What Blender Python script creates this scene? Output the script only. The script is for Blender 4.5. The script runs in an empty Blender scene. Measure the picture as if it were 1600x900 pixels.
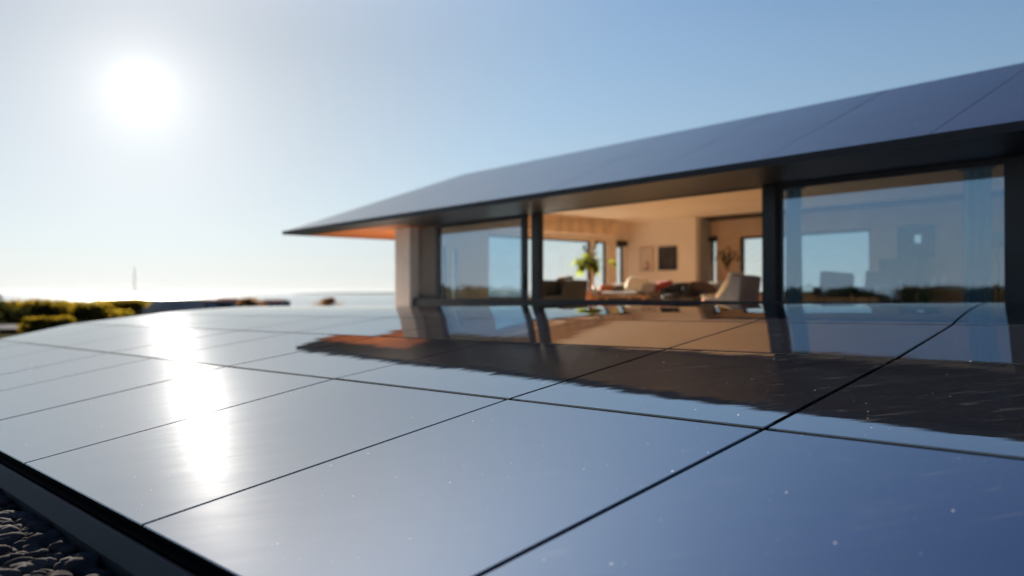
import bpy, bmesh, math, random
from mathutils import Vector, Matrix, noise
random.seed(7)
R = math.radians
C = bpy.context.scene.collection
ZO = 2.2                                   # eye height above the surrounding land

# ------------------------------------------------------------ camera, sky, sun
F = 1219.6
cam_d = bpy.data.cameras.new('camera'); cam = bpy.data.objects.new('camera', cam_d); C.objects.link(cam)
cam_d.sensor_width = 36; cam_d.lens = F / 1600 * 36
cam_d.clip_start = 0.05; cam_d.clip_end = 60000
cam.location = (0, 0, ZO); cam.rotation_euler = (R(90) + math.atan(8 / F), 0, 0)
cam_d.dof.use_dof = True; cam_d.dof.focus_distance = 5.2; cam_d.dof.aperture_fstop = .72
bpy.context.scene.camera = cam

SUN = Vector((-.4754, 1, .2607)).normalized()
EL = math.asin(SUN.z); AZ = math.atan2(SUN.x, SUN.y)
w = bpy.data.worlds.new('World'); bpy.context.scene.world = w; w.use_nodes = True
nt = w.node_tree; nt.nodes.clear()
def N(t, typ, **k):
    n = t.nodes.new(typ)
    for a, b in k.items(): setattr(n, a, b)
    return n
out = N(nt, 'ShaderNodeOutputWorld'); bg = N(nt, 'ShaderNodeBackground')
sky = N(nt, 'ShaderNodeTexSky', sky_type='NISHITA', sun_disc=False, sun_elevation=EL, sun_rotation=AZ,
        altitude=50, air_density=1.0, dust_density=0.05, ozone_density=1.0)
tc = N(nt, 'ShaderNodeTexCoord')
def M(t, op, a, b=None, clamp=False):
    n = N(t, 'ShaderNodeMath', operation=op, use_clamp=clamp)
    for i, v in enumerate((a, b)):
        if v is None: continue
        if isinstance(v, (int, float)): n.inputs[i].default_value = v
        else: t.links.new(v, n.inputs[i])
    return n.outputs[0]
dot = N(nt, 'ShaderNodeVectorMath', operation='DOT_PRODUCT'); nt.links.new(tc.outputs['Generated'], dot.inputs[0]); dot.inputs[1].default_value = SUN
ang = M(nt, 'MULTIPLY', M(nt, 'ARCCOSINE', M(nt, 'MINIMUM', dot.outputs['Value'], 1.0)), 57.2958)
core = M(nt, 'MULTIPLY', M(nt, 'EXPONENT', M(nt, 'MULTIPLY', M(nt, 'POWER', M(nt, 'DIVIDE', ang, 1.4), 2.0), -1.0)), 2.4)
halo = M(nt, 'MULTIPLY', M(nt, 'EXPONENT', M(nt, 'DIVIDE', ang, -3.2)), 3.1)
wide = M(nt, 'MULTIPLY', M(nt, 'EXPONENT', M(nt, 'DIVIDE', ang, -26.0)), 1.7)
glow = M(nt, 'ADD', M(nt, 'ADD', core, halo), wide)
gc = N(nt, 'ShaderNodeVectorMath', operation='SCALE'); gc.inputs[0].default_value = (1.0, .96, .90); nt.links.new(glow, gc.inputs['Scale'])
# soft shoulder: keeps the glare round the low sun from burning out half the sky
sh = N(nt, 'ShaderNodeVectorMath', operation='MULTIPLY_ADD'); nt.links.new(sky.outputs[0], sh.inputs[0]); sh.inputs[1].default_value = (.096,) * 3; sh.inputs[2].default_value = (1,) * 3
dv = N(nt, 'ShaderNodeVectorMath', operation='DIVIDE'); nt.links.new(sky.outputs[0], dv.inputs[0]); nt.links.new(sh.outputs[0], dv.inputs[1])
tint = N(nt, 'ShaderNodeVectorMath', operation='MULTIPLY'); nt.links.new(dv.outputs[0], tint.inputs[0]); tint.inputs[1].default_value = (.70, .95, 1.22)
sxyz = N(nt, 'ShaderNodeSeparateXYZ'); nt.links.new(tc.outputs['Generated'], sxyz.inputs[0])
hz = M(nt, 'MULTIPLY', M(nt, 'EXPONENT', M(nt, 'MULTIPLY', M(nt, 'ABSOLUTE', sxyz.outputs[2]), -7.0)), .92)
hz = M(nt, 'MAXIMUM', hz, M(nt, 'MULTIPLY', M(nt, 'EXPONENT', M(nt, 'MULTIPLY', M(nt, 'POWER', M(nt, 'DIVIDE', ang, 24.0), 2.0), -1.0)), .72))
bw = N(nt, 'ShaderNodeRGBToBW'); nt.links.new(tint.outputs[0], bw.inputs[0])
gr = N(nt, 'ShaderNodeVectorMath', operation='SCALE'); gr.inputs[0].default_value = (.88, .885, .88); nt.links.new(bw.outputs[0], gr.inputs['Scale'])
mxs = N(nt, 'ShaderNodeMix', data_type='VECTOR'); nt.links.new(hz, mxs.inputs[0]); nt.links.new(tint.outputs[0], mxs.inputs[4]); nt.links.new(gr.outputs[0], mxs.inputs[5])
ad = N(nt, 'ShaderNodeVectorMath', operation='ADD'); nt.links.new(mxs.outputs[1], ad.inputs[0]); nt.links.new(gc.outputs[0], ad.inputs[1])
# added: sky above the view brightened sunward, darkened elsewhere, to shape panel reflections
vr = N(nt, 'ShaderNodeMapRange', interpolation_type='SMOOTHSTEP'); nt.links.new(sxyz.outputs[2], vr.inputs[0]); vr.inputs[1].default_value = .28; vr.inputs[2].default_value = .60
vf = M(nt, 'MULTIPLY', vr.outputs[0], M(nt, 'EXPONENT', M(nt, 'MULTIPLY', M(nt, 'POWER', M(nt, 'DIVIDE', ang, 30.0), 2.0), -1.0)))
vl = N(nt, 'ShaderNodeMix', data_type='VECTOR'); nt.links.new(vf, vl.inputs[0])
vd = N(nt, 'ShaderNodeMix', data_type='VECTOR'); nt.links.new(vr.outputs[0], vd.inputs[0]); vd.inputs[4].default_value = (1, 1, 1); vd.inputs[5].default_value = (.30, .38, .60); nt.links.new(vd.outputs[1], vl.inputs[4]); vl.inputs[5].default_value = (3.4, 3.0, 2.6)
vm = N(nt, 'ShaderNodeVectorMath', operation='MULTIPLY'); nt.links.new(ad.outputs[0], vm.inputs[0]); nt.links.new(vl.outputs[1], vm.inputs[1])
vs_ = N(nt, 'ShaderNodeVectorMath', operation='SCALE'); nt.links.new(vm.outputs[0], vs_.inputs[0]); vs_.inputs['Scale'].default_value = .395
nt.links.new(vs_.outputs[0], bg.inputs[0]); bg.inputs[1].default_value = 0.05
nt.links.new(bg.outputs[0], out.inputs[0])
sd = bpy.data.lights.new('sun', 'SUN'); sd.energy = 5.0; sd.angle = R(.53); sd.color = (1, .90, .76)
so = bpy.data.objects.new('sun', sd); C.objects.link(so); so.rotation_euler = SUN.to_track_quat('Z', 'Y').to_euler()
so.location = (0, 0, 30)
sc = bpy.context.scene
sc.view_settings.view_transform = 'Standard'; sc.view_settings.look = 'None'; sc.view_settings.gamma = 1
sc.view_settings.exposure = 2.95
sc.render.engine = 'CYCLES'
sc.cycles.max_bounces = 10; sc.cycles.diffuse_bounces = 8; sc.cycles.glossy_bounces = 5
sc.cycles.transparent_max_bounces = 16; sc.cycles.transmission_bounces = 6

# ------------------------------------------------------------ materials
def mat(name, col, rough=.6, metal=0, ior=1.45, var=0, vscale=4, bump=0, bscale=20, coat=0, spec=None, stretch=(1, 1, 1), det=5, bdist=.02):
    m = bpy.data.materials.new(name); m.use_nodes = True; t = m.node_tree
    b = t.nodes['Principled BSDF']
    b.inputs['Base Color'].default_value = (*col, 1); b.inputs['Roughness'].default_value = rough
    b.inputs['Metallic'].default_value = metal; b.inputs['IOR'].default_value = ior
    b.inputs['Coat Weight'].default_value = coat
    if spec is not None: b.inputs['Specular IOR Level'].default_value = spec
    co = N(t, 'ShaderNodeTexCoord'); mp = N(t, 'ShaderNodeMapping'); mp.inputs['Scale'].default_value = stretch
    t.links.new(co.outputs['Object'], mp.inputs[0])
    if var:
        nz = N(t, 'ShaderNodeTexNoise'); nz.inputs['Scale'].default_value = vscale; nz.inputs['Detail'].default_value = det
        t.links.new(mp.outputs[0], nz.inputs[0])
        rp = N(t, 'ShaderNodeValToRGB')
        rp.color_ramp.elements[0].position = .3; rp.color_ramp.elements[1].position = .7
        rp.color_ramp.elements[0].color = tuple(c * (1 - var) for c in col) + (1,)
        rp.color_ramp.elements[1].color = tuple(min(1, c * (1 + var)) for c in col) + (1,)
        t.links.new(nz.outputs[0], rp.inputs[0]); t.links.new(rp.outputs[0], b.inputs['Base Color'])
    if bump:
        nb = N(t, 'ShaderNodeTexNoise'); nb.inputs['Scale'].default_value = bscale; nb.inputs['Detail'].default_value = 4
        t.links.new(mp.outputs[0], nb.inputs[0])
        bp = N(t, 'ShaderNodeBump'); bp.inputs['Strength'].default_value = bump; bp.inputs['Distance'].default_value = bdist
        t.links.new(nb.outputs[0], bp.inputs['Height']); t.links.new(bp.outputs[0], b.inputs['Normal'])
    return m

def solar_mat(name='solar_glass', base=(.004, .005, .010), ior=6.5, rough=.014):
    m = bpy.data.materials.new(name); m.use_nodes = True; t = m.node_tree
    b = t.nodes['Principled BSDF']; L = t.links.new
    b.inputs['IOR'].default_value = ior
    ge = N(t, 'ShaderNodeNewGeometry')
    # faint cell variation
    nz = N(t, 'ShaderNodeTexNoise'); nz.inputs['Scale'].default_value = 1.2; nz.inputs['Detail'].default_value = 6; L(ge.outputs['Position'], nz.inputs[0])
    # dust film, stretched across the slope as if rain had run over it
    mp = N(t, 'ShaderNodeMapping'); mp.inputs['Rotation'].default_value = (0, 0, R(44)); mp.inputs['Scale'].default_value = (1.2, 9, 1); L(ge.outputs['Position'], mp.inputs[0])
    sm = N(t, 'ShaderNodeTexNoise'); sm.inputs['Scale'].default_value = 1.0; sm.inputs['Detail'].default_value = 7; sm.inputs['Roughness'].default_value = .65; L(mp.outputs[0], sm.inputs[0])
    # specks
    def specks(scale, rad, thr):
        v = N(t, 'ShaderNodeTexVoronoi'); v.inputs['Scale'].default_value = scale; v.inputs['Randomness'].default_value = 1; L(ge.outputs['Position'], v.inputs['Vector'])
        sp = N(t, 'ShaderNodeSeparateColor'); L(v.outputs['Color'], sp.inputs[0])
        sz = M(t, 'MULTIPLY', sp.outputs[1], rad)
        return M(t, 'MULTIPLY', M(t, 'LESS_THAN', v.outputs['Distance'], sz), M(t, 'GREATER_THAN', sp.outputs[0], thr))
    s = M(t, 'MAXIMUM', M(t, 'MAXIMUM', specks(16, .09, .80), specks(45, .10, .86)), specks(5, .045, .55))
    film = M(t, 'MAXIMUM', M(t, 'MULTIPLY', sm.outputs[0], .008), M(t, 'MULTIPLY', specks(28, .11, .55), .10))
    sw = N(t, 'ShaderNodeTexNoise'); sw.inputs['Scale'].default_value = 2.6; sw.inputs['Detail'].default_value = 8; sw.inputs['Roughness'].default_value = .72; sw.inputs['Distortion'].default_value = .8; L(mp.outputs[0], sw.inputs[0])
    smear = M(t, 'MULTIPLY', M(t, 'MAXIMUM', M(t, 'SUBTRACT', sw.outputs[0], .58), 0.0), .34)
    fac = M(t, 'MAXIMUM', M(t, 'MULTIPLY', s, .5), M(t, 'ADD', film, smear))
    mx = N(t, 'ShaderNodeMixShader'); df = N(t, 'ShaderNodeBsdfDiffuse'); df.inputs[0].default_value = (.62, .62, .62, 1)
    cr = N(t, 'ShaderNodeValToRGB'); cr.color_ramp.elements[0].color = tuple(c * .7 for c in base) + (1,); cr.color_ramp.elements[1].color = tuple(c * 1.3 for c in base) + (1,)
    L(nz.outputs[0], cr.inputs[0]); L(cr.outputs[0], b.inputs['Base Color'])
    rg = M(t, 'ADD', M(t, 'MULTIPLY', sm.outputs[0], .012), rough - .006); L(rg, b.inputs['Roughness'])
    # slow waviness of tempered glass
    mw = N(t, 'ShaderNodeMapping'); mw.inputs['Rotation'].default_value = (0, 0, R(0)); mw.inputs['Scale'].default_value = (1.0, 1.7, 1); L(ge.outputs['Position'], mw.inputs[0])
    wv = N(t, 'ShaderNodeTexNoise'); wv.inputs['Scale'].default_value = 1.3; wv.inputs['Detail'].default_value = 3.2; wv.inputs['Roughness'].default_value = .4; L(mw.outputs[0], wv.inputs[0])
    bp = N(t, 'ShaderNodeBump'); bp.inputs['Strength'].default_value = .35; bp.inputs['Distance'].default_value = .0032
    L(wv.outputs[0], bp.inputs['Height']); L(bp.outputs[0], b.inputs['Normal'])
    # dust film scatters a broad soft sheen round the mirror image of the sun
    g2 = N(t, 'ShaderNodeBsdfGlossy'); g2.inputs['Roughness'].default_value = .29; g2.inputs[0].default_value = (.80, .82, .88, 1); m2 = N(t, 'ShaderNodeMixShader')
    L(M(t, 'ADD', M(t, 'MULTIPLY', sm.outputs[0], .0012), .0004), m2.inputs[0]); L(b.outputs[0], m2.inputs[1]); L(g2.outputs[0], m2.inputs[2])
    L(fac, mx.inputs[0]); L(m2.outputs[0], mx.inputs[1]); L(df.outputs[0], mx.inputs[2]); L(mx.outputs[0], t.nodes['Material Output'].inputs[0])
    return m

def pane_mat(name, refl=.10, tint=(.86, .93, .93), mir=(.50, .68, 1.0)):
    """architectural glass: clear tinted body with a coated, mirror-like skin"""
    m = bpy.data.materials.new(name); m.use_nodes = True; t = m.node_tree; t.nodes.clear(); L = t.links.new
    o = N(t, 'ShaderNodeOutputMaterial'); mx = N(t, 'ShaderNodeMixShader')
    tr = N(t, 'ShaderNodeBsdfTransparent'); tr.inputs[0].default_value = (*tint, 1)
    gl = N(t, 'ShaderNodeBsdfGlossy'); gl.inputs['Roughness'].default_value = .0; gl.inputs[0].default_value = (*mir, 1)
    lw = N(t, 'ShaderNodeFresnel'); ge = N(t, 'ShaderNodeNewGeometry'); L(M(t, 'SUBTRACT', 1.5, M(t, 'MULTIPLY', ge.outputs['Backfacing'], 1.5 - 1 / 1.5)), lw.inputs[0])
    L(M(t, 'ADD', lw.outputs[0], refl, clamp=True), mx.inputs[0]); L(tr.outputs[0], mx.inputs[1]); L(gl.outputs[0], mx.inputs[2]); L(mx.outputs[0], o.inputs[0])
    return m

def leaf_mat(name, col, trans=(.5, .5, .06), fac=.45):
    m = bpy.data.materials.new(name); m.use_nodes = True; t = m.node_tree; t.nodes.clear(); L = t.links.new
    o = N(t, 'ShaderNodeOutputMaterial'); mx = N(t, 'ShaderNodeMixShader'); mx.inputs[0].default_value = fac
    df = N(t, 'ShaderNodeBsdfDiffuse'); tl = N(t, 'ShaderNodeBsdfTranslucent')
    ge = N(t, 'ShaderNodeNewGeometry'); nz = N(t, 'ShaderNodeTexNoise'); nz.inputs['Scale'].default_value = 1.1; nz.inputs['Detail'].default_value = 4; L(ge.outputs['Position'], nz.inputs[0])
    for sh, c in ((df, col), (tl, trans)):
        r = N(t, 'ShaderNodeValToRGB'); r.color_ramp.elements[0].position = .35; r.color_ramp.elements[1].position = .65
        r.color_ramp.elements[0].color = (c[0] * .6, c[1] * .65, c[2] * .6, 1); r.color_ramp.elements[1].color = (c[0] * 1.3, c[1] * 1.2, c[2] * 1.1, 1)
        L(nz.outputs[0], r.inputs[0]); L(r.outputs[0], sh.inputs[0])
    L(df.outputs[0], mx.inputs[1]); L(tl.outputs[0], mx.inputs[2]); L(mx.outputs[0], o.inputs[0])
    return m

MT = dict(
    solar=solar_mat(), roofglass=solar_mat('roof_glass', (.020, .022, .028), 3.2, .12),
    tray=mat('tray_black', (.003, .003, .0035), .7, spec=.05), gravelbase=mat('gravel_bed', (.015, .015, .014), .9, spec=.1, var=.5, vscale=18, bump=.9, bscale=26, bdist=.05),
    shaded_pebble=mat('shaded_pebble', (.045, .043, .044), 1, spec=0, var=.55, vscale=3.5, bump=.3, bscale=60, bdist=.004),  # shade over the gravel is put into this dark pebble colour
    flashing=mat('flashing', (.022, .022, .026), .6, metal=.0, spec=.3, var=.12, vscale=5, bump=.05, bscale=30),
    dark=mat('anthracite_metal', (.020, .024, .032), .35, metal=.2, var=.15, vscale=2),
    fascia=mat('fascia_metal', (.009, .010, .013), .42, metal=.3, var=.15, vscale=2),
    wood=mat('cedar_soffit', (.42, .13, .035), .5, var=.25, vscale=3, stretch=(1, 14, 1)),
    render=mat('render_wall', (.56, .50, .45), .85, var=.06, vscale=2.5, bump=.15, bscale=90, bdist=.004),
    plaster=mat('plaster', (.85, .74, .61), .85, var=.04, vscale=1.5),
    ceil=mat('ceiling_plaster', (.87, .73, .56), .8, var=.03, vscale=1.2),
    pelmet=mat('oak_pelmet', (.74, .56, .38), .55, var=.2, vscale=3, stretch=(10, 1, 1)),
    floor=mat('oak_floor', (.74, .49, .27), .38, var=.25, vscale=2, stretch=(1, 9, 1)),
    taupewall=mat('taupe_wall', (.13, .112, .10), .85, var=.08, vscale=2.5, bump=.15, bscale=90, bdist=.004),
    greywall=mat('grey_plaster', (.40, .38, .37), .85, var=.05, vscale=2),
    brownwall=mat('clay_plaster', (.60, .44, .31), .85, var=.08, vscale=2),
    pane=pane_mat('sliding_pane', .27, (.78, .90, .94), (.56, .74, .97)), clear=pane_mat('window_pane', .0, (.975, .995, .99)),
    fab_dark=mat('dark_grey_fabric', (.055, .055, .055), .95, var=.2, vscale=30, bump=.3, bscale=150, bdist=.004),
    fab_brown=mat('taupe_fabric', (.13, .095, .075), .95, var=.2, vscale=20, bump=.3, bscale=150, bdist=.004),
    fab_cream=mat('cream_fabric', (.78, .70, .58), .95, var=.06, vscale=9, bump=.3, bscale=60, bdist=.006),
    fab_red=mat('dark_red_fabric', (.26, .028, .018), .95, var=.2, vscale=12, bump=.3, bscale=60, bdist=.006),
    fab_rust=mat('rust_fabric', (.42, .15, .07), .95, var=.2, vscale=12, bump=.3, bscale=60, bdist=.006),
    fab_grey=mat('grey_fabric', (.36, .32, .30), .95, var=.15, vscale=12, bump=.3, bscale=60, bdist=.006),
    shell=mat('blue_grey_shell', (.20, .22, .27), .6, var=.08, vscale=5),
    timber=mat('oak_leg', (.45, .25, .11), .5, var=.25, vscale=6, stretch=(1, 1, 8)),
    walnut=mat('walnut', (.14, .065, .03), .45, var=.3, vscale=5, stretch=(1, 8, 1)),
    terracotta=mat('terracotta', (.52, .24, .15), .8, var=.15, vscale=8),
    ceramic=mat('white_ceramic', (.75, .73, .68), .25), bark=mat('bark', (.18, .09, .05), .9, var=.3, vscale=14, bump=.5, bscale=30),
    leaf=leaf_mat('house_plant_leaf', (.035, .07, .014), (.28, .30, .03), .5),
    dry=leaf_mat('dried_flower_leaf', (.06, .05, .03), (.12, .10, .03), .3),
    bush=leaf_mat('bush_leaf', (.018, .020, .008), (.24, .17, .015), .34),
    hedge=leaf_mat('dark_hedge_leaf', (.006, .008, .005), (.010, .012, .004), .3),
    bush2=leaf_mat('rust_bush_leaf', (.035, .022, .012), (.16, .08, .02), .36),
    paper=mat('print_paper', (.66, .56, .46), .8, var=.05, vscale=5), ink=mat('ink', (.03, .03, .035), .8), redink=mat('red_ink', (.35, .06, .04), .8),
    curtain=mat('linen_curtain', (.52, .58, .60), .9, var=.08, vscale=3, stretch=(12, 12, 1)),
    concrete=mat('concrete', (.26, .27, .29), .85, var=.15, vscale=1.5, bump=.2, bscale=30),
    bluewall=mat('pale_blue_wall', (.20, .23, .30), .85, var=.1, vscale=1), tile=mat('clay_tile', (.12, .06, .045), 1, spec=0, var=.25, vscale=3),
    steel=mat('galvanised_steel', (.28, .28, .28), .5, metal=.5), black=mat('black_recess', (.01, .01, .01), .8),
)

# ------------------------------------------------------------ mesh helpers
def obj(name, bm, m, parent=None, smooth=False):
    me = bpy.data.meshes.new(name); bmesh.ops.recalc_face_normals(bm, faces=bm.faces[:]); bm.to_mesh(me); bm.free()
    o = bpy.data.objects.new(name, me); C.objects.link(o)
    for q in (m if isinstance(m, (list, tuple)) else [m]): me.materials.append(MT[q] if isinstance(q, str) else q)
    if smooth:
        for p in me.polygons: p.use_smooth = True
    if parent: o.parent = parent
    return o
def tag(o, label=None, cat=None, group=None, kind=None):
    for k, v in (('label', label), ('category', cat), ('group', group), ('kind', kind)):
        if v: o[k] = v
    return o
def empty(name, loc=(0, 0, 0), rz=0, **k):
    o = bpy.data.objects.new(name, None); C.objects.link(o); o.empty_display_size = .2
    o.location = (loc[0], loc[1], loc[2] + (0 if k.pop('raw', 0) else ZO)); o.rotation_euler.z = rz
    return tag(o, **k)
def box(bm, x0, x1, y0, y1, z0, z1, bev=0, seg=2):
    b2 = bmesh.new(); bmesh.ops.create_cube(b2, size=1)
    bmesh.ops.scale(b2, vec=(x1 - x0, y1 - y0, z1 - z0), verts=b2.verts); bmesh.ops.translate(b2, vec=((x0 + x1) / 2, (y0 + y1) / 2, (z0 + z1) / 2), verts=b2.verts)
    if bev: bmesh.ops.bevel(b2, geom=b2.edges[:], offset=bev, segments=seg, affect='EDGES', profile=.5)
    me = bpy.data.meshes.new('t'); b2.to_mesh(me); b2.free(); bm.from_mesh(me); bpy.data.meshes.remove(me); return bm
def BX(*a, **k): return box(bmesh.new(), *a, **k)
def tube(bm, p, q, r0, r1=None, n=10):
    p, q = Vector(p), Vector(q); r1 = r0 if r1 is None else r1; d = (q - p)
    ax = d.normalized(); u = ax.orthogonal().normalized(); v = ax.cross(u)
    a = [bm.verts.new(p + (u * math.cos(i * 2 * math.pi / n) + v * math.sin(i * 2 * math.pi / n)) * r0) for i in range(n)]
    b = [bm.verts.new(q + (u * math.cos(i * 2 * math.pi / n) + v * math.sin(i * 2 * math.pi / n)) * r1) for i in range(n)]
    for i in range(n): bm.faces.new((a[i], a[(i + 1) % n], b[(i + 1) % n], b[i]))
    bm.faces.new(a[::-1]); bm.faces.new(b); return bm
def lathe(bm, prof, n=24, c=(0, 0)):
    rings = [[bm.verts.new((c[0] + r * math.cos(i * 2 * math.pi / n), c[1] + r * math.sin(i * 2 * math.pi / n), z)) for i in range(n)] for r, z in prof]
    for a, b in zip(rings, rings[1:]):
        for i in range(n): bm.faces.new((a[i], a[(i + 1) % n], b[(i + 1) % n], b[i]))
    bm.faces.new(rings[0][::-1]); bm.faces.new(rings[-1]); return bm
def cushion(bm, c, s, rot=(0, 0, 0), e=.45, n=20, seed=0):
    """soft superellipsoid pillow with pinched corners and a few creases"""
    Mx = Matrix.Translation(c) @ Matrix.Rotation(rot[2], 4, 'Z') @ Matrix.Rotation(rot[1], 4, 'Y') @ Matrix.Rotation(rot[0], 4, 'X')
    f = lambda v, p: math.copysign(abs(v) ** p, v)
    g = []
    for j in range(n + 1):
        ph = -math.pi / 2 + math.pi * j / n; row = []
        for i in range(2 * n):
            th = math.pi * i / n
            x = f(math.cos(ph), .9) * f(math.cos(th), e); y = f(math.cos(ph), .9) * f(math.sin(th), e); z = f(math.sin(ph), 1)
            k = 1 + .07 * noise.noise(Vector((x * 2 + seed * 3.1, y * 2, z * 2)))
            row.append(bm.verts.new(Mx @ Vector((x * s[0] / 2 * k, y * s[1] / 2 * k, z * s[2] / 2 * k))))
        g.append(row)
    for j in range(n):
        for i in range(2 * n):
            bm.faces.new((g[j][i], g[j][(i + 1) % (2 * n)], g[j + 1][(i + 1) % (2 * n)], g[j + 1][i]))
    return bm
def CU(*a, **k): return cushion(bmesh.new(), *a, **k)
def prism(pts, y0, y1, bev=0):
    """profile in x,z extruded along y"""
    bm = bmesh.new(); a = [bm.verts.new((x, y0, z)) for x, z in pts]; b = [bm.verts.new((x, y1, z)) for x, z in pts]
    n = len(pts)
    for i in range(n): bm.faces.new((a[i], a[(i + 1) % n], b[(i + 1) % n], b[i]))
    bm.faces.new(a[::-1]); bm.faces.new(b)
    if bev: bmesh.ops.recalc_face_normals(bm, faces=bm.faces[:]); bmesh.ops.bevel(bm, geom=bm.edges[:], offset=bev, segments=2, affect='EDGES')
    return bm
def slab(pts, th):
    """polygon (list of Vector) thickened downwards"""
    bm = bmesh.new(); a = [bm.verts.new(p) for p in pts]; b = [bm.verts.new(Vector(p) - Vector((0, 0, th))) for p in pts]; n = len(a)
    bm.faces.new(a); bm.faces.new(b[::-1])
    for i in range(n): bm.faces.new((a[i], b[i], b[(i + 1) % n], a[(i + 1) % n]))
    return bm

# ------------------------------------------------------------ land, sea
def blob_sheet(name, x0, x1, y0, y1, nx, ny, zf, m, **k):
    bm = bmesh.new(); g = [[bm.verts.new((x0 + (x1 - x0) * i / nx, y0 + (y1 - y0) * j / ny, zf(x0 + (x1 - x0) * i / nx, y0 + (y1 - y0) * j / ny))) for i in range(nx + 1)] for j in range(ny + 1)]
    for j in range(ny):
        for i in range(nx): bm.faces.new((g[j][i], g[j][i + 1], g[j + 1][i + 1], g[j + 1][i]))
    o = obj(name, bm, m, smooth=True); return tag(o, **k)
MT['land'] = mat('scrub_land', (.028, .026, .016), 1, spec=0, var=.45, vscale=.12, bump=.6, bscale=1.2, bdist=.3)
MT['sea'] = mat('sea_water', (.012, .03, .05), .10, ior=1.33, bump=.55, bscale=.35, bdist=1.2)
MT['asphalt'] = mat('asphalt', (.12, .12, .13), 1, spec=0, var=.2, vscale=2, bump=.2, bscale=40)
MT['hill'] = mat('far_headland', (.055, .07, .06), 1, spec=0, var=.3, vscale=.004)
def land_z(x, y):
    d = max(0, math.hypot(x, y) - 130) / 60
    return -.0 - 12.5 * min(1, d) ** 1.5 + .25 * noise.noise(Vector((x * .03, y * .03, 0))) * min(1, math.hypot(x, y) / 60)
blob_sheet('ground', -260, 260, -220, 260, 130, 120, land_z, 'land', kind='structure')
bm = bmesh.new(); vs = [bm.verts.new((14000 * math.cos(i * math.pi / 32), 14000 * math.sin(i * math.pi / 32), -9.8)) for i in range(64)]; bm.faces.new(vs)
tag(obj('sea', bm, 'sea'), kind='structure')
bm = bmesh.new(); vs = [bm.verts.new(v) for v in ((-75, 38, .26), (-12, 44, .26), (-12, 50, .26), (-75, 45, .26))]; bm.faces.new(vs)
tag(obj('road', bm, 'asphalt'), kind='structure')
# far headland across the bay
def head_z(u):
    return 26 * (max(0, math.sin(min(1, max(0, u)) * math.pi)) ** .35) * (1 + .12 * noise.noise(Vector((u * 7, 0, 3))))
bm = bmesh.new(); prev = None
for i in range(81):
    u = i / 80; x = -2300 + 4500 * u; h = head_z(u)
    row = [bm.verts.new((x, 8000 - 200, -14)), bm.verts.new((x, 8150, h * .8 - 9)), bm.verts.new((x, 8500, h - 9)), bm.verts.new((x, 9000, -14))]
    if prev:
        for a in range(3): bm.faces.new((prev[a], row[a], row[a + 1], prev[a + 1]))
    prev = row
tag(obj('headland', bm, 'hill', smooth=True), kind='structure')

# ------------------------------------------------------------ solar array geometry
Q = [2.355542, 0.014102, -0.128489, 5.718695, -0.762297, 2.111278, 2.515575, 2.055595, 1.901148, 1.894204, 0.175741, 0.125412, 0.100491, 0.101613, 1219.62421, 0.093253, -0.005084, -0.080314, -0.019294, 0.093468, -0.086518, -0.062044, -0.013556, 0.069479, -0.000829, -0.0]
KS = [-4, -3, -2, -1, 0, 1, 2]
def frame_(i):
    al, ea = Q[0], Q[1]
    a = Vector((math.sin(al) * math.cos(ea), math.cos(al) * math.cos(ea), math.sin(ea)))
    h = Vector((math.cos(al), -math.sin(al), 0)); n = h.cross(a)
    if n.z < 0: n = -n
    if h.x < 0: h = -h
    t = Q[10 + i]; d = h * math.cos(t) + n * math.sin(t); nn = n * math.cos(t) - h * math.sin(t)
    return a, d * math.cos(Q[15 + i]) + a * math.sin(Q[15 + i]), nn
A_DIR = frame_(0)[0]
END = {-1: -7.25, 0: -7.25, 1: -8.2, 2: -8.2, 3: -9.2}
def kk(k, r):
    if k >= -4 and k <= 2: return k + Q[19 + KS.index(k)]
    if k < -4: return k + Q[19] + (END[r] + 7) * (-4 - k) / 3.0
    return k + Q[25]
CL, CT0, CT1, CSK = 3.9, .096, -.004, -.16           # the last row rolls over to level towards the house
def crown(P, u):
    al = Q[0]; h = Vector((math.cos(al), -math.sin(al), 0)); h = h if h.x > 0 else -h; n = h.cross(A_DIR); n = n if n.z > 0 else -n
    P = P.copy(); m = 24
    for i in range(m):
        v = u * (i + .5) / m; t = CT1 + (CT0 - CT1) * (1 - v) ** 1.1
        P += ((h * math.cos(t) + n * math.sin(t)) * math.cos(CSK) + A_DIR * math.sin(CSK)) * CL * u / m
    return P
def corner(k, r):
    P = Vector(Q[2:5]) + A_DIR * Q[5] * kk(k, r)
    if r < 0: return P - frame_(0)[1] * Q[6]
    for i in range(min(r, 2)): P = P + frame_(i + 1)[1] * Q[7 + i]
    return crown(P, 1.0) if r == 3 else P
def proj(P): return 800 + F * P.x / P.y, 458 - F * P.z / P.y

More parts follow.
